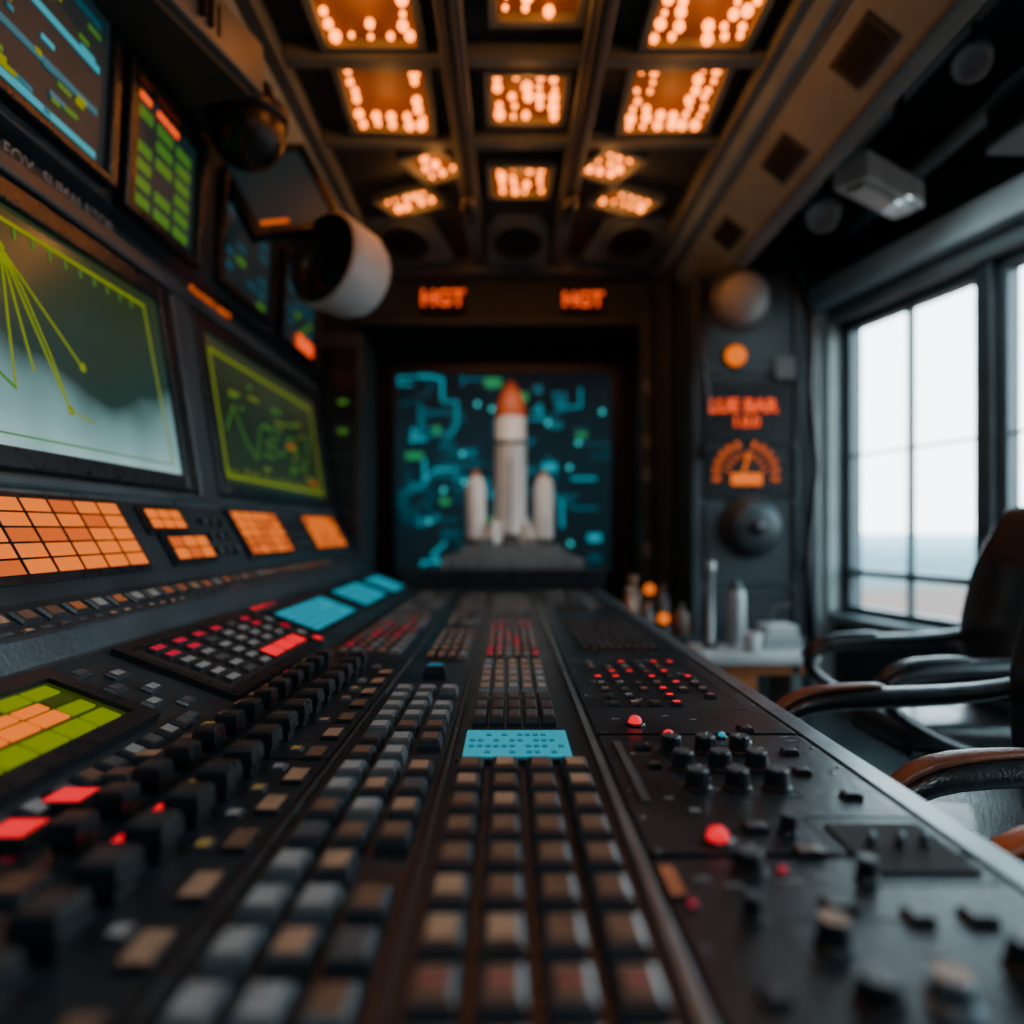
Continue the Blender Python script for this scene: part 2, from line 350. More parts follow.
# ================================================================ CONSOLE
con=empty('control_console')
prof=[(0.57,-0.40),(0.60,-0.43),(0.60,-0.50),(0.48,-0.56),(0.48,-1.2),(-1.70,-1.2),(-1.70,1.80),(-1.42,1.80),(-1.26,1.66),(-1.29,1.06),
 (-1.34,1.03),(-1.34,0.95),(-1.315,0.93),(-1.19,0.11),(-1.165,0.085),(-1.045,-0.125),(-1.03,-0.155),(-0.95,-0.21),(-0.93,-0.275),(-0.60,-0.40)]
Y0,Y1=0.25,4.72
b=MB(); b.prism(prof,Y0,Y1,M_DESK)
b.done('body',con,0.006)
b=MB()
b.b2(0.565,0.605,Y0,Y1,-0.425,-0.392,M_EDGE)
b.b2(0.150,0.162,Y0,Y1,-0.40,-0.388,M_EDGE); b.b2(-0.104,-0.098,Y0,3.2,-0.40,-0.392,M_BANK); b.b2(-0.302,-0.296,Y0,3.9,-0.40,-0.392,M_BANK)
b.b2(-0.093,0.146,Y0,4.4,-0.40,-0.396,M_DESK2); b.b2(-0.29,-0.11,Y0,4.4,-0.40,-0.396,M_DESK2)
for y0,y1 in ((0.3,0.83),(0.845,1.33),(1.345,2.15),(2.165,3.2),(3.215,4.6)):
    b.b2(0.172,0.552,y0,y1,-0.40,-0.390,M_DESK2)
for y0,y1 in ((0.3,1.2),(1.21,2.1),(2.11,3.2),(3.21,4.6)):
    b.b2(-0.59,-0.31,y0,y1,-0.40,-0.394,M_DESK2)
for y in [0.35+0.1*i for i in range(42)]:
    for x in (0.182,0.542):
        if R.random()<0.5: b.lathe([(0.004,0),(0.003,0.002)],(x,y,-0.390),M_EDGE,8)
b.done('deck_panels',con,0.003)

Z=-0.396
b=MB()
for j in range(16):
    y=0.48+j*0.08
    for i,x in enumerate((-0.250,-0.196,-0.142)):
        w,l=0.042,0.056
        if i==2 and j%5==4: continue
        top = M_TOPG if (i<2 and R.random()<0.65) or j>11 else R.choice([M_TOPB,M_TOPT,M_KEYG,M_TOPB])
        if i==0 and j<4: top=R.choice([M_TOPT,M_TOPG])
        body = M_KEYG if top is M_TOPG else M_KEYB
        b.key(x,y,Z,w,l,0.022,body,top)
b.key(-0.142,1.28,Z,0.02,0.02,0.01,M_BLACK,E_RED)
for j in range(9):
    y=0.50+j*0.079
    for i,x in enumerate((-0.062,-0.005,0.052,0.108)):
        top=R.choice([M_TOPB,M_TOPB,M_TOPT,M_TOPB]) if j>1 else M_TOPB
        b.key(x,y,Z,0.045,0.062 if j>2 else 0.066,0.024,M_KEYB,top,0.86,0.60)
        b.b2(x-0.012,x+0.012,y-0.03+0.002,y-0.026+0.002,Z+0.012,Z+0.016,M_BLACK)
        if j<2: b.b2(x-0.010,x+0.010,y-0.004,y+0.004,Z+0.024,Z+0.0255,M_TOPP)
b.sph((-0.066,1.165,Z+0.003),0.008,E_RED); 
b.b2(-0.088,0.120,1.18,1.365,Z,Z+0.008,M_BLACK); b.b2(-0.078,0.110,1.195,1.35,Z+0.008,Z+0.010,E_CY)
for j in range(4):
    for i in range(12):
        if R.random()<0.6: b.b2(-0.07+i*0.0145,-0.06+i*0.0145,1.21+j*0.034,1.222+j*0.034,Z+0.010,Z+0.0115,E_CYD)
def grid(x0,x1,nx,y0,y1,ny,h,body,tops,z=Z,gap=0.82,skip=0.0):
    dx=(x1-x0)/nx; dy=(y1-y0)/ny
    for j in range(ny):
        for i in range(nx):
            if R.random()<skip: continue
            t=R.choice(tops); b.key(x0+(i+.5)*dx,y0+(j+.5)*dy,z,dx*gap,dy*gap,h,body if t not in(M_TOPG,) else M_KEYG,t)
grid(-0.075,0.10,5,1.40,1.64,3,0.022,M_KEYB,[M_KEYG,M_KEYB,M_KEYB])
grid(-0.075,0.10,5,1.68,2.08,5,0.016,M_KEYG,[M_TOPT,M_TOPG,M_TOPT])
grid(-0.07,0.10,6,2.14,2.95,9,0.014,M_KEYB,[M_TOPG,M_TOPP,M_KEYG,M_TOPT,E_PINK])
grid(-0.07,0.11,6,3.2,4.2,9,0.014,M_KEYG,[M_TOPG,M_TOPG,M_KEYG])
b.knob(-0.196,1.93,Z,0.022,0.03,M_BLACK)
b.key(-0.195,1.88,Z,0.06,0.055,0.035,M_BLACK,E_CYD)
grid(-0.255,-0.125,4,2.12,2.7,5,0.014,M_KEYB,[M_TOPT,M_TOPT,M_TOPG])
grid(-0.255,-0.125,4,2.85,4.2,9,0.014,M_KEYB,[M_TOPG,M_KEYG,M_TOPB])
grid(-0.55,-0.34,5,2.2,3.2,10,0.014,M_KEYB,[M_TOPT,M_TOPP,M_TOPG,M_TOPG,E_PINK])
grid(-0.55,-0.34,5,3.3,4.4,8,0.014,M_KEYB,[M_TOPG,M_KEYG])
for j in range(14):
    y=0.42+j*0.115; b.key(-0.335,y,Z,0.034,0.06,0.010,M_BLACK,R.choice([M_TOPT,M_TOPT,M_TOPB,M_TOPB]),0.95,0.85)
def cap(x,y,z,s=1.0):
    w,l,h=0.050*s,0.058*s,0.055*s
    b.b2(x-0.004,x+0.004,y-0.05*s,y+0.05*s,z,z+0.003,M_VOID)
    b.key(x,y,z+0.004,w*0.75,l*0.7,h*0.55,M_BLACK,M_BLACK,1,1)
    b.key(x,y,z+h*0.45,w,l,h*0.55,M_BLACK,M_BLACK,0.92,0.75)
    b.box((x,y-l*0.1,z+h*0.99),(w*0.7,l*0.08,0.003),M_KEYG)
for j in range(17):
    y=0.46+j*0.095; cap(-0.425,y,Z,0.95)
    if j%2==0 or R.random()<.5: b.key(-0.378,y+0.03,Z,0.024,0.03,0.008,M_KEYB,R.choice([M_TOPY,M_TOPT,M_TOPG]))
for j in range(13):
    y=0.86+j*0.098; cap(-0.535,y,Z,0.82)
    b.key(-0.482,y+0.02,Z,0.032,0.036,0.009,M_KEYB,R.choice([M_TOPT,M_TOPY,M_TOPG,M_TOPB,E_RED]))
for j in range(5): b.key(-0.535,0.42+j*0.085,Z,0.05,0.06,0.014,M_KEYB,R.choice([M_TOPB,M_TOPT,M_KEYG]))
b.done('deck_keys',con)

# right deck
b=MB(); Z=-0.390
grid(0.24,0.49,9,2.25,3.1,10,0.012,M_BLACK,[M_KEYG,M_KEYG,M_KEYB],z=Z)
grid(0.22,0.49,8,3.4,4.4,7,0.012,M_BLACK,[M_KEYG,M_TOPG,M_KEYB],z=Z)
for i in range(6):
    for j in range(8):
        if R.random()<0.75:
            b.key(0.235+i*0.047,1.56+j*0.068,Z,0.022,0.028,0.009,M_BLACK,E_RED if R.random()<0.36 else R.choice([M_TOPG,M_TOPT,M_KEYG,M_TOPP]))
def led(x,y,m,r=0.011): b.lathe([(r*1.5,0),(r*1.4,0.004),(r,0.005)],(x,y,Z),M_BLACK,12); b.sph((x,y,Z+0.006),r,m)
led(0.254,1.40,E_RED,0.014); led(0.40,1.31,E_CY,0.007); led(0.43,1.28,E_RED,0.011); led(0.262,0.875,E_RED,0.014); led(0.30,1.31,E_RED,0.011)
led(0.31,0.79,E_PINK,0.005); led(0.385,0.60,E_PINK,0.006); led(0.19,0.72,E_PINK,0.004)
for i,x in enumerate((0.285,0.345,0.405)):
    for j,y in enumerate((1.055,1.14,1.225)): b.knob(x,y,Z,0.019,0.032,top=M_KEYG)
b.b2(0.192,0.205,1.0,1.28,Z,Z+0.004,M_KEYG)
for x,y,r in ((0.275,0.80,0.018),(0.305,0.575,0.020),(0.245,0.70,0.010),(0.36,0.90,0.012),(0.40,0.78,0.012)): b.knob(x,y,Z,r,0.026,top=M_KEYG)
b.knob(0.305,0.655,Z,0.017,0.028,M_BLACK,M_TOPT); b.knob(0.365,0.575,Z,0.019,0.026,M_EDGE,M_TOPT); b.knob(0.46,0.62,Z,0.018,0.03)
b.b2(0.415,0.535,0.79,0.92,Z,Z+0.004,M_VOID)
for x in (0.445,0.48,0.51): b.tube([(x,0.86,Z),(x-0.004,0.85,Z+0.022)],0.0055,M_EDGE,8)
for x,y in ((0.32,0.91),(0.36,0.84),(0.41,0.70),(0.47,0.70),(0.50,0.55),(0.34,0.72),(0.22,0.58),(0.50,1.02),(0.47,1.12),(0.49,1.22),(0.24,1.25),(0.24,1.15),(0.46,1.36)):
    b.key(x,y,Z,R.uniform(0.02,0.035),R.uniform(0.02,0.03),0.009,M_BLACK,R.choice([M_KEYG,M_KEYB,M_TOPB]))
b.key(0.180,0.77,Z,0.018,0.07,0.006,M_BLACK,M_TOPO,.95,.9)
for (x0,x1,y0,y1) in ((0.265,0.43,1.02,1.265),(0.22,0.52,1.52,2.12),(0.23,0.50,2.2,3.15),(0.40,0.545,0.77,0.95),(0.27,0.40,0.53,0.70)):
    b.line([(x0,y0),(x1,y0),(x1,y1),(x0,y1),(x0,y0)],0.0016,M_KEYG,Z+0.0006,0.001)
for i in range(40):
    x=R.uniform(0.2,0.53); y=R.uniform(0.45,2.2); b.b2(x,x+R.uniform(0.006,0.022),y,y+0.004,Z,Z+0.0012,M_TOPG)
b.done('deck_controls',con)

# left gentle slope
b=MB(); b.M,L=frame(-0.60,-0.40,-0.93,-0.275)
def disp(y0,y1,v0,v1,m,h=0.016,fr=0.028):
    b.b2(y0-fr,y1+fr,v0-fr,v1+fr,0,h*0.5,M_BANK)
    for q in ((y0-fr,y0,v0-fr,v1+fr),(y1,y1+fr,v0-fr,v1+fr),(y0,y1,v0-fr,v0),(y0,y1,v1,v1+fr)): b.b2(*q,0,h,M_BLACK)
    b.b2(y0,y1,v0,v1,h*0.5,h*0.6,m)
disp(0.60,1.31,0.115,0.285,E_DISPY,0.024,0.035)
for r_,(v0,h_) in enumerate(((0.125,0.038),(0.175,0.030),(0.213,0.022),(0.245,0.030))):
    for i in range(9):
        y=0.62+i*0.075; 
        m={0:E_YG,1:E_OR if i%4 else E_YG,2:(E_OR if R.random()<.5 else E_DISPY),3:(E_YG if i%3 else E_DISPY)}[r_]
        b.b2(y,y+0.066,v0,v0+h_,0.013,0.018,m)
for i in range(12): b.key(0.7+i*0.062,0.045,0,0.045,0.035,0.012,M_KEYB,R.choice([M_KEYG,M_TOPB,M_TOPG]))
disp(1.62,2.32,0.05,0.30,M_VOID)
for r_ in range(6):
    for i in range(6):
        y=1.65+i*0.112; v=0.065+r_*0.039
        if r_ in (0,1) and i>=3: continue
        m=E_PINK if (r_==5 and i<4) or (r_==4 and i<2) or (i==5 and r_>3) else R.choice([M_TOPG,M_KEYG,M_TOPG,M_TOPG])
        b.key(y+0.05,v+0.014,0.010,0.062,0.022,0.010,M_KEYB,m,.95,.85)
for i in range(3): b.key(2.03+i*0.105,0.094,0.010,0.10,0.052,0.010,M_BLACK,E_RED,.98,.94)
disp(2.50,3.15,0.09,0.26,E_CY,0.012,0.02); disp(3.35,3.95,0.09,0.27,E_CY,0.012,0.02); disp(4.1,4.55,0.08,0.27,E_CY,0.012,0.02)
for y0,y1 in ((2.5,3.15),(3.35,3.95),(4.1,4.55)):
    for k in range(4): b.b2(y0+0.03,y1-0.03-R.random()*0.2,0.12+k*0.034,0.13+k*0.034,0.008,0.0095,E_CYD)
for i in range(4): b.key(2.40,0.06+i*0.06,0,0.06,0.04,0.012,M_KEYB,R.choice([E_RED,E_PINK,M_TOPG]))
for i in range(7): b.key(1.42+(i%2)*0.07,0.05+i*0.04,0,0.05,0.028,0.010,M_KEYB,R.choice([M_TOPG,M_KEYG]))
for i in range(5): b.key(2.46+i*0.05,0.318,0,0.035,0.03,0.012,M_KEYB,E_RED if i<3 else E_PINK)
b.M=Matrix.Identity(4)
b.key(-0.62,0.875,-0.394,0.07,0.062,0.022,M_BLACK,E_RED,.95,.85); b.key(-0.615,0.985,-0.394,0.062,0.06,0.022,M_BLACK,E_RED,.95,.85)
b.key(-0.61,1.10,-0.396,0.05,0.05,0.018,M_KEYB,M_TOPB); b.key(-0.61,1.19,-0.396,0.05,0.05,0.018,M_KEYB,M_TOPT)
for j in range(10): b.key(-0.592,1.30+j*0.085,-0.398,0.035,0.045,0.016,M_KEYB,R.choice([M_TOPT,M_TOPB,M_TOPG,M_TOPY,E_PINK if j>6 else M_TOPB]))
b.M,L=frame(-0.95,-0.21,-1.03,-0.155)
for i in range(40): b.key(0.5+i*0.085,0.05,0,0.06,0.04,0.012,M_KEYB,R.choice([M_TOPT,M_TOPB,M_TOPO,M_TOPG]))
for i in range(60): b.key(0.5+i*0.06,0.012,0,0.035,0.012,0.005,M_KEYB,R.choice([M_TOPT,M_KEYG]))
b.M,L=frame(-1.045,-0.125,-1.165,0.085)
def orange(y0,y1,ny,nv,v0=0.02,v1=None):
    v1=v1 or L-0.02
    b.b2(y0-0.02,y1+0.02,v0-0.015,v1+0.015,0,0.012,M_BLACK)
    dy=(y1-y0)/ny; dv=(v1-v0)/nv
    for i in range(ny):
        for j in range(nv):
            b.key(y0+(i+.5)*dy,v0+(j+.5)*dv,0.010,dy*0.96,dv*0.93,0.010,M_BLACK,E_OR if R.random()<0.75 else E_OR2,.97,.93)
orange(0.7,2.03,13,5); orange(2.17,2.40,3,2,0.14,0.21); orange(2.22,2.50,3,2,0.025,0.11); orange(2.86,3.40,5,5); orange(3.85,4.5,6,4)
for y in (2.56,2.64,2.72,3.5,3.58,3.66,3.74):
    for v in (0.05,0.11,0.17): b.knob(y,v,0,0.018,0.025,top=M_KEYG)
b.b2(0.3,4.7,L+0.002,L+0.012,0,0.006,M_EDGE)
b.done('slope_controls',con)

b=MB(); b.M,L1=frame(-1.19,0.11,-1.315,0.93)
for y0,y1 in ((0.5,0.56),(2.66,2.82),(4.62,4.70)): b.b2(y0,y1,-0.01,L1,0,0.03,M_BANK)
b.b2(0.5,4.7,-0.015,0.02,0,0.035,M_BANK); b.b2(0.5,4.7,L1-0.03,L1+0.03,0,0.045,M_BANK)
b.done('bank_frame',con,0.01)
Mt,_=frame(-1.335,0.955,-1.33,1.03)
text('FOX  SUMALATOR',Mt@Matrix.Translation((2.04,0.025,0.04)),0.06,M_CASE,con,'label_1')
text('DAOOL BEST',Mt@Matrix.Translation((3.05,0.02,0.04)),0.07,E_OR2,con,'label_2')

# monitors
def bank_monitor(name, fr, y0,y1,v0,v1, smat, depth=0.03, bez=0.05):
    e=empty(name); M,_=fr
    b=MB(); b.M=M
    b.b2(y0,y1,v0,v1,0.0,0.012,M_BLACK)
    for q in ((y0,y0+bez,v0,v1),(y1-bez,y1,v0,v1),(y0+bez,y1-bez,v0,v0+bez*0.7),(y0+bez,y1-bez,v1-bez*0.8,v1)): b.b2(*q,0,depth,M_BLACK)
    b.done('bezel',e,0.008)
    b=MB(); b.M=M; b.b2(y0+bez,y1-bez,v0+bez*0.7,v1-bez*0.8,0.012,0.015,smat); b.done('screen',e)
    b=MB(); b.M=M; return e,b
F1=frame(-1.19,0.11,-1.315,0.93)
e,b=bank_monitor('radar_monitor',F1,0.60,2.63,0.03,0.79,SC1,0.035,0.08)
z=0.017
b.line([(0.7,0.68),(2.45,0.68)],0.011,E_YG,z); b.line([(2.45,0.68),(2.49,0.12)],0.008,E_YG,z); b.line([(0.7,0.12),(2.49,0.12)],0.005,E_GR,z)
ap=(1.74,0.60)
for p in ((2.02,0.36),(1.93,0.22),(1.80,0.30),(1.72,0.24)): b.line([ap,p],0.007,E_YG,z)
b.line([(1.60,0.46),(1.74,0.60),(1.80,0.52),(1.88,0.36),(1.93,0.22),(2.04,0.20)],0.006,E_YG,z)
b.line([(1.1,0.30),(1.4,0.42),(1.72,0.24)],0.008,E_GR,z)
for i in range(24): b.b2(0.75+i*0.07,0.757+i*0.07,0.645,0.67,0.016,0.018,E_GR)
for p in ((1.74,0.60),(2.02,0.36),(1.93,0.22)): b.lathe([(0.014,0),(0.014,0.002)],(p[0],p[1],0.017),E_YG,12)
b.done('traces',e)
e,b=bank_monitor('radar_monitor',F1,2.84,4.66,0.03,0.79,SC2,0.035,0.07)
b.line([(2.98,0.67),(4.5,0.67),(4.5,0.12),(2.98,0.12),(2.98,0.67)],0.012,E_YG,z)
for i in range(22): b.b2(3.0+i*0.068,3.01+i*0.068,0.13,0.13+R.uniform(0.01,0.04),0.016,0.018,E_YG)
pts=[(3.05+i*0.11,0.35+0.1*math.sin(i*1.7)+R.uniform(-.03,.03)) for i in range(13)]
b.line(pts,0.008,E_GR,z)
for i in range(26):
    y=R.uniform(3.05,4.3); v=R.uniform(0.17,0.6); b.b2(y,y+R.uniform(.03,.16),v,v+0.010,0.016,0.018,R.choice([E_GR,E_GR,E_YG,E_OR2]))
b.done('traces',e)
F2=frame(-1.29,1.06,-1.26,1.66)
e,b=bank_monitor('status_monitor',F2,0.7,2.24,0.03,0.57,SC3,0.04,0.04)
for i in range(4):
    b.b2(1.0,2.15,0.08+i*0.13,0.10+i*0.13,0.016,0.018,[E_TEAL[0],E_TEAL[1],E_TEAL[0],E_TEAL[3]][i])
for i in range(40):
    y=R.uniform(1.4,2.1); v=R.uniform(0.08,0.5); b.b2(y,y+R.uniform(.02,.09),v,v+0.014,0.018,0.020,R.choice([E_GR,E_TEAL[0],E_TEAL[1],E_YG]))
b.done('traces',e)
e,b=bank_monitor('status_monitor',F2,2.28,2.86,0.0,0.50,SC3,0.05,0.05)
for i in range(3):
    for j in range(6):
        if R.random()<0.85: b.b2(2.36+i*0.145,2.47+i*0.145,0.06+j*0.06,0.095+j*0.06,0.016,0.020,E_ORT if (j==4 and i==0) else E_GR)
for y in (2.38,2.50,2.58): b.b2(y,y+0.07,0.420,0.440,0.018,0.022,E_ORT)
b.done('traces',e)
e,b=bank_monitor('status_monitor',F2,3.05,3.75,0.03,0.52,SC3,0.04,0.04)
for i in range(4):
    for j in range(6):
        if R.random()<0.6: b.b2(3.12+i*0.14,3.22+i*0.14,0.07+j*0.062,0.10+j*0.062,0.016,0.020,R.choice([E_TEAL[3],E_GR,E_TEAL[3]]))
b.b2(3.12,3.3,0.46,0.49,0.016,0.022,E_ORT)
b.done('traces',e)
e,b=bank_monitor('status_monitor',F2,3.85,4.6,0.0,0.50,SC3,0.05,0.04)
for i in range(5):
    for j in range(5):
        if R.random()<0.6: b.b2(3.92+i*0.12,4.0+i*0.12,0.15+j*0.062,0.18+j*0.062,0.016,0.020,R.choice([E_TEAL[3],E_GR,E_TEAL[3]]))
b.b2(4.2,4.5,0.05,0.12,0.02,0.03,E_ORT)
b.done('traces',e)

e=empty('hanging_monitor')
Mh=XF(-1.06,3.25,1.58)@Matrix.Rotation(math.radians(-28),4,'Y')@Matrix.Rotation(math.radians(38),4,'Z')@Matrix.Rotation(math.radians(90),4,'X')
b=MB(); b.M=Mh; b.b2(-0.24,0.24,-0.22,0.22,-0.05,0.0,M_BLACK)
for q in ((-0.24,-0.20,-0.22,0.22),(0.20,0.24,-0.22,0.22),(-0.2,0.2,-0.22,-0.19),(-0.2,0.2,0.19,0.22)): b.b2(*q,0,0.02,M_BLACK)
b.b2(-0.2,0.2,-0.19,0.19,0,0.004,SC3); b.b2(-0.18,-0.04,-0.17,-0.15,0.004,0.008,E_OR2)
b.tube([(0,0.0,-0.05),(0,0.1,-0.25),(0,0.22,-0.30)],0.025,M_BLACK); b.done('panel',e,0.006)
e=empty('dome_camera'); b=MB(); b.sph((-1.06,2.85,1.62),0.15,M_BLACK,28,18); b.lathe([(0.16,0),(0.16,0.05),(0.10,0.07),(0.10,0.14)],(-1.06,2.85,1.66),M_BLACK,28); b.done('dome',e)
e=empty('projector'); b=MB(); rt=Matrix.Rotation(math.radians(-14),3,'Z')
b.box((-1.14,2.34,1.70),(0.34,0.60,0.18),M_CASE,rt); b.box((-1.14,2.34,1.60),(0.28,0.52,0.03),M_CEILD,rt); b.lathe([(0.07,0),(0.075,0.06),(0.06,0.07),(0.05,0.03)],(-1.07,2.03,1.70),M_BLACK,24,Matrix.Rotation(math.radians(90),3,'X'))
for k in range(6): b.box((-0.975,2.24+k*0.05,1.70),(0.03,0.02,0.11),M_VOID,rt)
b.b2(-1.14,-1.08,2.2,2.3,1.76,1.82,M_BLACK); b.done('case',e,0.02)
e=empty('loudspeaker')
ax=Vector((-0.55,-0.82,0.10)).normalized(); rt=Vector((0,0,1)).rotation_difference(ax).to_matrix()
b=MB(); b.lathe([(0.12,-0.18),(0.18,-0.165),(0.21,-0.10),(0.222,0.06),(0.222,0.09),(0.21,0.105),(0.190,0.10),(0.18,0.06),(0.09,0.02),(0.05,0.04)],(-0.80,3.3,1.24),M_LIGHTG,36,rt,
  mats=[M_LIGHTG]*5+[M_BLACK,M_VOID,M_BLACK,M_BLACK])
b.tube([(-0.82,3.38,1.26),(-0.95,3.44,1.42),(-1.10,3.45,1.5),(-1.25,3.45,1.56)],0.03,M_BLACK); b.done('drum',e)

# ================================================================ BACK SCREEN
e=empty('wall_display')
b=MB(); b.b2(-1.02,0.94,5.93,6.05,-0.42,1.40,M_BLACK)
for q in ((-1.02,-0.95,-0.42,1.40),(0.87,0.94,-0.42,1.40)): b.b2(q[0],q[1],5.90,5.93,q[2],q[3],M_BLACK)
b.b2(-0.95,0.87,5.90,5.93,1.33,1.40,M_BLACK); b.b2(-0.95,0.87,5.90,5.93,-0.42,-0.35,M_BLACK); b.done('frame',e,0.005)
b=MB(); b.b2(-0.95,0.87,5.925,5.935,-0.35,1.33,SCB); b.done('screen',e)
b=MB(); b.M=Matrix(((1,0,0,0),(0,0,-1,5.925),(0,1,0,0),(0,0,0,1)))
Q=random.Random(11)
for i in range(60):
    x=Q.uniform(-0.9,0.78); y=Q.uniform(-0.32,1.25); pts=[(x,y)]
    for k in range(Q.randint(2,5)):
        if Q.random()<0.4: x+=Q.choice([-1,1])*Q.uniform(.05,.20)
        elif Q.random()<.6: y+=Q.choice([-1,1])*Q.uniform(.06,.22)
        else:
            d=Q.uniform(.04,.12); x+=Q.choice([-1,1])*d; y+=Q.choice([-1,1])*d
        x=max(-.92,min(.84,x)); y=max(-.33,min(1.3,y)); pts.append((x,y))
    b.line(pts,Q.uniform(0.012,0.026),Q.choice([E_TEAL[0],E_TEAL[1],E_TEAL[1],E_TEAL[3],E_TEAL[3]]),0.002+0.0003*(i%9))
for i in range(30):
    x=Q.uniform(-0.92,0.70); y=Q.uniform(-0.32,1.22); w=Q.uniform(.05,.18); h=Q.uniform(.02,.08)
    b.b2(x,min(x+w,.86),y,y+h,0.005,0.007+0.0002*i,Q.choice([E_TEAL[0],E_TEAL[2],E_TEAL[3],E_TEAL[3],E_TEAL[1]]))
for i in range(16):
    x=Q.uniform(-0.9,0.8); y=Q.uniform(-0.3,1.25); b.lathe([(0.018,0),(0.018,0.018)],(x,y,0),E_TEAL[4],10)
b.done('graphics',e)

# rocket
e=empty('model_rocket')
def pt(v): return (530-v)/700*5.0
b=MB()
RO=0.112; cx=0.018; cy=5.0; zb=pt(545)
prof=[(0.085,zb),(0.10,zb+0.03),(0.085,zb+0.06),(RO*.96,zb+0.08),(RO,zb+0.10),(RO,pt(446)),(RO*1.03,pt(445)),(RO*1.03,pt(441)),(RO*.98,pt(440)),(RO*.97,pt(418)),(RO*.92,pt(408)),(RO*.74,pt(397)),(RO*.42,pt(387)),(0.006,pt(380))]
b.lathe(prof,(cx,cy,0),M_WHITE,36,mats=[M_GREYDOME]*3+[M_WHITE]*2+[M_GREYDOME]*2+[M_WHITE]*2+[M_ROCKO]*4)
for a in (0,90,180,270): 
    r=Matrix.Rotation(math.radians(a+45),3,'Z'); b.box(Vector((cx,cy,zb+0.09))+r@Vector((0.13,0,0)),(0.09,0.012,0.14),M_WHITE,r)
b.box((cx+0.0,cy-RO,0.2),(0.012,0.012,0.6),M_GREYDOME)
b.done('core_stage',e)
for i,x in enumerate((-0.228,0.256)):
    b=MB(); r=0.070; z1=pt(490)
    b.lathe([(0.055,zb),(0.065,zb+0.03),(r,zb+0.05),(r,z1),(r*0.93,z1+0.035),(r*.6,z1+0.09),(r*.28,z1+0.125),(0.004,z1+0.15)],(x,cy,0),M_WHITE,28,
      mats=[M_GREYDOME]*2+[M_WHITE]*3+[M_TOPT,M_TOPO,M_TOPO]); 
    b.done('booster_%d'%(i+1),e)
b=MB()
for sx in (-1,1):
    vs=[(cx+sx*0.09,cy-.02,zb+0.26),(cx+sx*0.09,cy-.02,zb+0.0),(cx+sx*0.185,cy-.02,zb+0.0),(cx+sx*0.17,cy-.02,zb+0.09)]
    vs+= [(x,y+0.04,z) for x,y,z in vs]
    b.add(vs,[(0,1,2,3),(7,6,5,4),(0,3,7,4),(3,2,6,7),(2,1,5,6),(1,0,4,5)],M_WHITE)
b.done('wings',e)
b=MB(); b.prism([(-0.30,zb),(-0.34,zb-0.05),(-0.46,zb-0.09),(-0.46,zb-0.16),(0.52,zb-0.16),(0.52,zb-0.09),(0.40,zb-0.05),(0.36,zb)],4.78,5.2,M_CASE)
for i in range(9): b.b2(-0.38+i*0.1,-0.33+i*0.1,4.765,4.785,zb-0.14,zb-0.11,M_EDGE)
b.b2(-0.2,-0.1,4.85,4.9,zb,zb+0.05,M_EDGE); b.b2(0.12,0.2,4.85,4.9,zb,zb+0.05,M_EDGE)
b.b2(-0.75,0.66,4.76,5.12,-1.2,zb-0.16,M_BLACK); b.done('launch_stand',e,0.006)

# ================================================================ LEFT RACK
e=empty('server_rack'); b=MB(); b.b2(-1.42,-1.0,4.80,5.28,-1.2,1.35,M_WALL2)
for i in range(12): b.b2(-1.38,-1.03,4.785,4.80,-1.0+i*0.19,-0.83+i*0.19,M_BLACK)
for i,(z_) in enumerate((0.86,0.66)): b.b2(-1.16,-1.10,4.778,4.787,z_,z_+0.03,E_GR)
b.b2(-1.0,-0.99,4.86,5.2,-0.9,1.2,M_WALL); b.done('cabinet',e,0.008)

# RIGHT INSTRUMENT COLUMN
e=empty('instrument_cabinet')
X0,X1,Yf=1.20,1.88,4.5
b=MB(); b.b2(X0,X1,Yf,5.28,-1.2,1.66,M_WALL2); b.b2(X0-0.02,X0+0.03,Yf-0.03,Yf,-1.2,1.66,M_BANK); b.b2(X1-0.05,X1+0.02,Yf-0.03,Yf,-1.2,1.66,M_BANK)
b.b2(X0+0.06,X1-0.08,Yf-0.02,Yf,0.55,0.95,M_BLACK); b.b2(X0+0.06,X1-0.08,Yf-0.02,Yf,0.20,0.53,M_BLACK); b.b2(X0+0.06,X1-0.08,Yf-0.02,Yf,-0.35,0.17,M_BANK)
b.b2(X0+0.06,X1-0.08,Yf-0.02,Yf,1.0,1.64,M_BANK); b.b2(X0+0.06,X1-0.08,Yf-0.02,Yf,-1.1,-0.4,M_WALL)
for z_ in (0.98,0.54,0.185,-0.37):
    for x_ in (X0+0.04,X1-0.06): b.lathe([(0.012,0),(0.01,0.01)],(x_,Yf-0.03,z_),M_EDGE,8,Matrix.Rotation(math.pi/2,3,'X'))
b.done('case',e,0.006)
RX=Matrix.Rotation(math.pi/2,3,'X')
b=MB(); b.sph((1.49,Yf-0.06,1.47),0.155,M_LIGHTG,28,18); b.lathe([(0.20,0),(0.20,0.05),(0.17,0.07)],(1.49,Yf-0.0,1.47),M_GREYDOME,28,RX); b.done('siren_dome',e)
b=MB(); b.sph((1.45,Yf-0.04,1.11),0.065,E_OR,18,12); b.lathe([(0.085,0),(0.08,0.03)],(1.45,Yf-0.01,1.11),M_BLACK,20,RX); b.done('beacon',e)
text('LUE BAR',XF(1.50,Yf-0.03,0.79,*FACE),0.115,E_ORT,e,'readout_1',bold=0.003); text('1.0.0',XF(1.52,Yf-0.03,0.69,*FACE),0.09,E_ORT,e,'readout_2',bold=0.002)
b=MB()
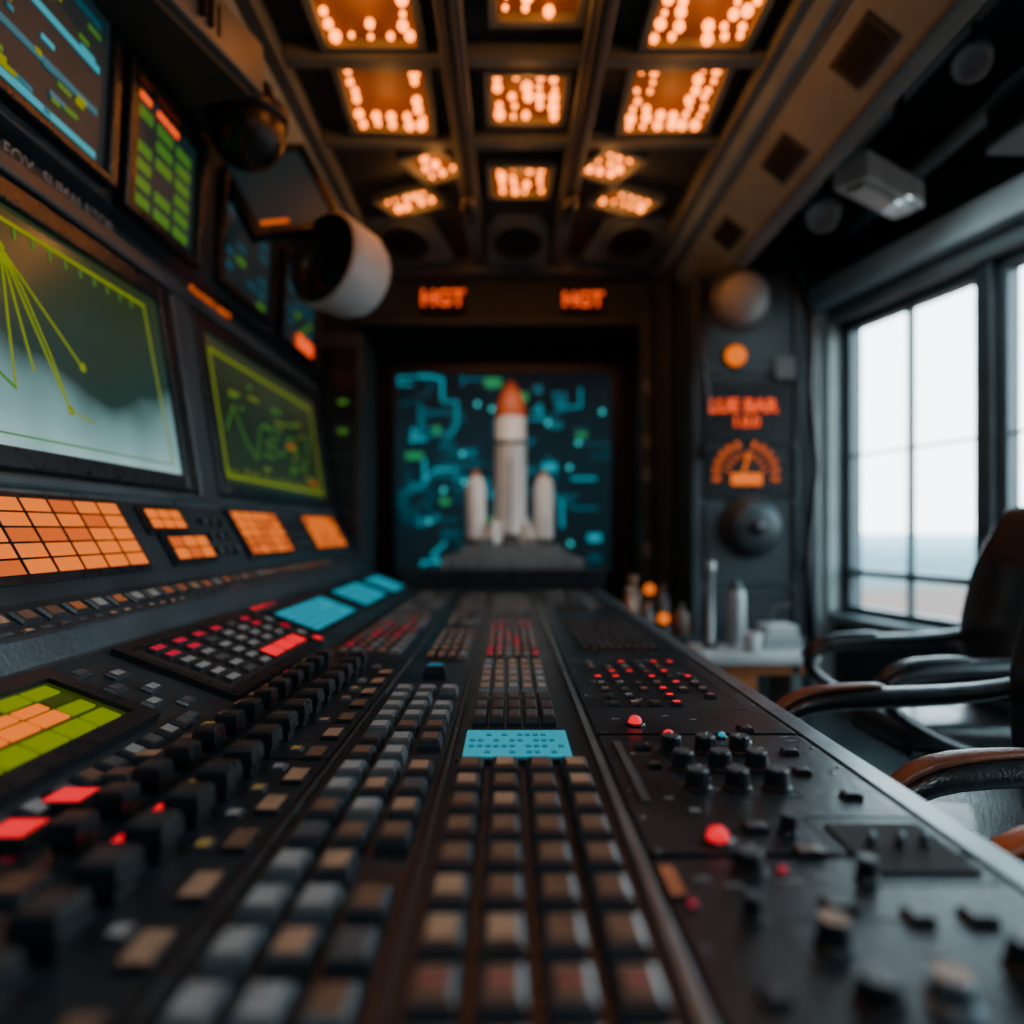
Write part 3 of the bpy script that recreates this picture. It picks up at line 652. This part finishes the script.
for k in range(13):
    a=math.radians(-10+k*200/12); r_=0.19
    if k in (6,): continue
    b.box((1.52+r_*math.cos(a),Yf-0.03,0.36+r_*math.sin(a)),(0.045,0.012,0.024),E_OR2,Matrix.Rotation(-a,3,'Y'))
for k in range(9):
    a=math.radians(10+k*20); r_=0.12
    b.box((1.52+r_*math.cos(a),Yf-0.03,0.36+r_*math.sin(a)),(0.03,0.012,0.012),E_OR2,Matrix.Rotation(-a,3,'Y'))
b.b2(1.43,1.62,Yf-0.035,Yf-0.02,0.29,0.36,E_OR); b.box((1.52,Yf-0.04,0.43),(0.012,0.01,0.13),E_OR,Matrix.Rotation(0.3,3,'Y'))
b.done('gauge',e)
b=MB(); b.lathe([(0.20,0),(0.20,0.03),(0.165,0.045),(0.16,0.10),(0.14,0.13),(0.06,0.135)],(1.55,Yf-0.01,0.02),M_BANK,32,RX); b.lathe([(0.06,0),(0.05,0.02)],(1.55,Yf-0.14,0.02),M_BLACK,20,RX); b.done('rotary_valve',e)
b=MB(); b.tube([(1.84,Yf-0.05,1.6),(1.93,Yf-0.08,1.3),(1.90,Yf-0.1,0.9),(1.95,Yf-0.08,0.4),(1.90,Yf-0.06,-0.2),(1.95,Yf-0.05,-0.9)],0.02,M_BLACK)
b.tube([(1.26,Yf-0.05,1.6),(1.22,Yf-0.07,1.2),(1.27,Yf-0.07,0.8),(1.22,Yf-0.06,0.45)],0.015,M_BLACK)
b.b2(1.70,1.82,Yf-0.06,Yf-0.02,0.96,1.10,M_GREYDOME); b.done('cables',e)
b=MB()
for x_ in (2.0,2.07): b.tube([(x_,5.2,-1.2),(x_,5.2,2.0),(x_,5.15,2.2),(x_,5.0,2.38)],0.022,M_WALL2)
b.b2(1.98,2.12,5.22,5.3,0.3,0.42,M_CASE); b.b2(1.93,2.14,5.18,5.3,-0.2,0.15,M_BANK); b.done('wall_pipes')

# overhead right track and lamps
b=MB(); b.tube([(2.0,-1.4,2.2),(2.0,4.8,2.2)],0.03,M_DOME2); 
for y in (0.5,2.5,4.3): b.tube([(2.0,y,2.2),(2.0,y,2.44)],0.012,M_BLACK)
b.tube([(2.35,-1.4,2.05),(2.35,4.8,2.05)],0.045,M_BEAM)
for y in (0.5,2.5,4.3): b.tube([(2.35,y,2.05),(2.35,y,2.44)],0.012,M_BLACK)
b.done('conduit')
def spot(x,y,z,r=0.07):
    e=empty('track_spotlight'); b=MB(); rt=Vector((0,0,1)).rotation_difference(Vector((-0.5,-0.5,-0.6)).normalized()).to_matrix()
    b.lathe([(r*.6,-0.1),(r*.8,-0.09),(r,0.03),(r*1.05,0.08),(r*.9,0.085),(r*.6,0.04)],(x,y,z),M_LIGHTG,24,rt); b.tube([(x,y,z),(x,y,2.17),(2.0,y,2.17)],0.014,M_BLACK); b.done('head',e)
spot(2.0,3.0,2.02); spot(1.95,4.3,1.95,0.09); spot(2.1,2.6,1.98)
e=empty('strip_lamp'); b=MB(); rt=Matrix.Rotation(math.radians(-55),3,'Z')
b.box((1.86,3.50,1.72),(0.17,0.56,0.13),M_LIGHTG,rt); b.box((1.86,3.50,1.645),(0.10,0.48,0.03),M_DOME2,rt); b.tube([(1.88,3.5,1.76),(1.94,3.45,2.15)],0.02,M_BLACK); b.done('housing',e,0.015)
lamp('tube','AREA',9,(0.72,0.93,1.0),0.3,(1.88,3.45,1.61),(0,math.radians(-25),0),e)
e=empty('loudspeaker_box'); b=MB(); b.box((2.38,3.1,1.86),(0.3,0.35,0.22),M_GREYDOME); b.box((2.23,3.1,1.86),(0.02,0.28,0.16),M_BLACK); b.b2(2.44,2.52,3.05,3.15,1.95,2.43,M_BLACK); b.done('box',e,0.015)

# ================================================================ side table & bits
e=empty('side_table')
b=MB(); b.b2(1.06,1.70,3.8,4.22,-0.74,-0.68,M_LIGHTG); b.done('top',e,0.015)
b=MB(); b.b2(1.12,1.38,3.88,4.15,-1.2,-0.74,M_WOOD); b.b2(1.12,1.64,3.86,3.9,-0.80,-0.74,M_WOOD); b.b2(1.56,1.62,3.86,4.2,-1.2,-0.74,M_CASE); b.done('base',e,0.01)
def bottle(name,x,y,z,r,h,m,capm):
    b=MB(); b.lathe([(r*.9,0),(r,0.01),(r,h*.62),(r*.85,h*.70),(r*.42,h*.8),(r*.40,h*.88),(r*.46,h*.89),(r*.46,h)],(x,y,z),m,22,mats=[m]*5+[capm]*2); return b.done(name)
def cup(name,x,y,z,r,h,m):
    b=MB(); b.lathe([(r*.8,0),(r*.85,0.006),(r,h),(r*.93,h),(r*.78,0.012),(0.005,0.012)],(x,y,z),m,24)
    b.tube([(x+r*.9,y,z+h*.8),(x+r*1.5,y,z+h*.75),(x+r*1.6,y,z+h*.45),(x+r*1.4,y,z+h*.25),(x+r*.85,y,z+h*.22)],r*.12,m); b.done(name)
b=MB(); b.lathe([(0.05,0),(0.05,0.02),(0.022,0.03),(0.020,0.42),(0.028,0.43),(0.028,0.50)],(1.17,4.05,-0.68),M_DOME2,20,mats=[M_BANK,M_BANK,M_DOME2,M_BANK,M_DOME2]); b.done('desk_microphone')
b=MB(); b.lathe([(0.05,0),(0.052,0.02),(0.052,0.30),(0.045,0.33),(0.03,0.335),(0.03,0.38)],(1.33,4.08,-0.68),M_DOME2,22,mats=[M_LIGHTG,M_DOME2,M_DOME2,M_BANK,M_BANK]); b.done('thermos_flask')
cup('coffee_mug',1.36,3.90,-0.68,0.05,0.11,M_LIGHTG)
b=MB(); b.b2(1.46,1.68,3.98,4.20,-0.68,-0.61,M_DOME2); b.b2(1.48,1.66,4.0,4.18,-0.61,-0.55,M_LIGHTG); b.tube([(1.52,4.08,-0.55),(1.55,4.08,-0.45),(1.64,4.06,-0.43)],0.012,M_GREYDOME); b.done('paper_tray',bevel=0.01)
b=MB(); b.b2(0.70,1.16,4.3,4.72,-1.2,-0.70,M_WALL); b.b2(0.69,1.17,4.28,4.74,-0.70,-0.66,M_BANK); b.done('low_cabinet',bevel=0.01)
M_AMB=mat('amber_glass',(0.30,0.10,0.03),0.15,0,0.3,8,coat=0.5)
for x,y,r,h,m,cm in ((0.76,4.4,0.05,0.30,M_AMB,M_TOPT),(0.87,4.38,0.045,0.20,M_GREYDOME,M_TOPO),(1.08,4.38,0.05,0.2,M_TOPB,M_BLACK),(0.82,4.6,0.06,0.36,M_TOPB,M_TOPT),(1.02,4.62,0.05,0.30,M_GREYDOME,M_TOPB)):
    bottle('storage_jar',x,y,-0.66,r,h,m,cm)
for x_,y_,h_ in ((0.97,4.36,0.10),(0.93,4.60,0.26)):
    b=MB(); b.lathe([(0.045,0),(0.05,0.03),(0.030,0.05),(0.025,h_-0.02)],(x_,y_,-0.66),M_BLACK,16); b.sph((x_,y_,-0.66+h_+0.01),0.034,E_OR,16,10); b.done('indicator_lamp')

# ================================================================ CHAIRS (facing -X)
def chair(x,y,rz=0.0,tip=None):
    e=empty('office_chair',(x,y,0),rz)
    def P(b,n,bev=0,ss=0): 
        o=b.done(n,e,bev,ss); 
        for p in o.data.polygons: p.use_smooth = True if ss else p.use_smooth
        return o
    b=MB(); b.box((0.02,0,0.46),(0.56,0.50,0.11),M_LEATH); P(b,'seat',0.04,2)
    b=MB(); b.box((0.02,0,0.395),(0.50,0.46,0.03),M_BLACK); P(b,'seat_pan',0.01)
    b=MB(); NU,NV=8,10; vs=[];fs=[]
    for side in (0,1):
        for j in range(NV+1):
            t=j/NV; zz=0.50+t*0.80
            for i in range(NU+1):
                s_=i/NU*2-1; w=0.255*(1-1.2*max(0,t-0.6)**1.5)*(1 if t>0.1 else 0.93)
                xx=0.32+0.12*t-0.05*math.sin(t*math.pi*1.1)+0.055*(1-s_*s_)-0.05
                th=0.05*(1-0.6*s_**4)*(1-0.5*(2*t-1)**6)*(1+0.25*math.sin(t*20))
                vs.append((xx+(th if side else -th), s_*w, zz))
    K=(NU+1)*(NV+1)
    for j in range(NV):
        for i in range(NU):
            a=j*(NU+1)+i; fs.append((a,a+1,a+NU+2,a+NU+1)); fs.append((K+a,K+a+NU+1,K+a+NU+2,K+a+1))
    for j in range(NV):
        for i in (0,NU):
            a=j*(NU+1)+i; fs.append((a,a+NU+1,K+a+NU+1,K+a))
    for i in range(NU):
        for j in (0,NV):
            a=j*(NU+1)+i; fs.append((a,a+1,K+a+1,K+a))
    b.add(vs,fs,M_LEATH,True); P(b,'backrest',0,2)
    for k,sy in enumerate((-1,1)):
        yy=sy*0.30
        b=MB(); b.tube([(0.40,yy*0.86,0.80),(0.28,yy*0.97,0.745),(0.10,yy,0.725),(-0.12,yy,0.72),(-0.26,yy,0.712),(-0.345,yy,0.685),(-0.375,yy,0.635),(-0.34,yy,0.575),(-0.24,yy,0.51),(-0.10,yy*0.95,0.44),(0.05,yy*0.8,0.40)],
            [0.028,0.034,0.038,0.040,0.040,0.038,0.033,0.030,0.028,0.026,0.02],M_LEATH,12,(1.15,0.8)); P(b,'arm_%d'%(k+1),0,1)
        b=MB(); b.tube([(-0.05,yy,0.757),(-0.20,yy,0.752),(-0.30,yy,0.738),(-0.365,yy,0.70),(-0.40,yy,0.65)],[0.015,0.02,0.024,0.022,0.012],tip or M_LEATH,10,(1.3,0.6)); P(b,'arm_pad_%d'%(k+1),0,1)
    b=MB(); b.lathe([(0.03,0.14),(0.03,0.30),(0.045,0.31),(0.045,0.38),(0.12,0.385)],(0,0,0),M_CHROME,20)
    for k in range(5):
        a=k*2*math.pi/5+0.3; d=Vector((math.cos(a),math.sin(a),0))
        b.tube([Vector((0,0,0.15))+d*0.02,Vector((0,0,0.13))+d*0.18,Vector((0,0,0.085))+d*0.31],[0.03,0.024,0.018],M_CHROME,8)
        b.lathe([(0.03,-0.025),(0.03,0.025)],Vector((0,0,0.031))+d*0.31,M_BLACK,16,Matrix.Rotation(a,3,'Z')@Matrix.Rotation(math.pi/2,3,'X'))
        b.tube([Vector((0,0,0.03))+d*0.31,Vector((0,0,0.09))+d*0.31],0.01,M_BLACK,8)
    P(b,'base')
    return e
chair(1.66,2.72,0.0); chair(1.14,1.70,0.0,M_TAN); chair(1.085,0.76,0.0,mat('orange_leather',(0.45,0.10,0.03),0.4,0,0.2,12))

# ================================================================ EXTERIOR
m=bpy.data.materials.new('coast_painted_haze'); m.use_nodes=True; nt=m.node_tree; bs=nt.nodes['Principled BSDF']; bs.inputs['Roughness'].default_value=0.8
tc=nt.nodes.new('ShaderNodeTexCoord'); ln=nt.nodes.new('ShaderNodeVectorMath'); ln.operation='LENGTH'; nt.links.new(tc.outputs['Object'],ln.inputs[0])
nz=nt.nodes.new('ShaderNodeTexNoise'); nz.inputs['Scale'].default_value=0.02; nz.inputs['Detail'].default_value=8; nt.links.new(tc.outputs['Object'],nz.inputs['Vector'])
ma=nt.nodes.new('ShaderNodeMath'); ma.operation='MULTIPLY_ADD'; ma.inputs[1].default_value=90; nt.links.new(nz.outputs['Fac'],ma.inputs[0]); nt.links.new(ln.outputs['Value'],ma.inputs[2])
mr=nt.nodes.new('ShaderNodeMapRange'); mr.inputs['From Min'].default_value=0; mr.inputs['From Max'].default_value=1000; nt.links.new(ma.outputs[0],mr.inputs['Value'])
rp=nt.nodes.new('ShaderNodeValToRGB'); cr=rp.color_ramp
cr.elements[0].position=0.0; cr.elements[0].color=(0.11,0.034,0.015,1); cr.elements[1].position=1.0; cr.elements[1].color=(0.20,0.31,0.335,1)  # far sea turns paler: aerial haze painted into the base colour
for p,c in ((0.235,(0.11,0.036,0.018,1)),(0.26,(0.05,0.07,0.068,1)),(0.30,(0.038,0.095,0.11,1)),(0.5,(0.060,0.135,0.155,1))):
    q=cr.elements.new(p); q.color=c
nt.links.new(mr.outputs['Result'],rp.inputs['Fac']); nt.links.new(rp.outputs['Color'],bs.inputs['Base Color'])
b=MB(); b.b2(-3000,3000,-3000,3000,-0.5,0,m); o=b.done('coastal_ground',zc=False); o.location=(0,0,-14)

w=bpy.data.worlds.new('sky'); S.world=w; w.use_nodes=True; nt=w.node_tree; bg=nt.nodes['Background']
tc=nt.nodes.new('ShaderNodeTexCoord'); sp=nt.nodes.new('ShaderNodeSeparateXYZ'); nt.links.new(tc.outputs['Generated'],sp.inputs[0])
rp=nt.nodes.new('ShaderNodeValToRGB'); rp.color_ramp.elements[0].color=(0.80,0.92,0.94,1); rp.color_ramp.elements[1].color=(0.50,0.83,1.0,1); rp.color_ramp.elements[1].position=0.6
nt.links.new(sp.outputs['Z'],rp.inputs['Fac']); nt.links.new(rp.outputs['Color'],bg.inputs['Color']); bg.inputs['Strength'].default_value=8.5

# ================================================================ CAMERA
cd=bpy.data.cameras.new('camera'); cd.sensor_width=36; cd.lens=36*700/1024; cd.clip_start=0.02; cd.clip_end=6000
cd.shift_x=(512-508)/1024; cd.shift_y=(530-512)/1024
cd.dof.use_dof=True; cd.dof.focus_distance=1.42; cd.dof.aperture_fstop=0.9; cd.dof.aperture_blades=0
co=bpy.data.objects.new('camera',cd); COL.objects.link(co); co.location=(0,0,ZC); co.rotation_euler=(math.pi/2,0,0); S.camera=co
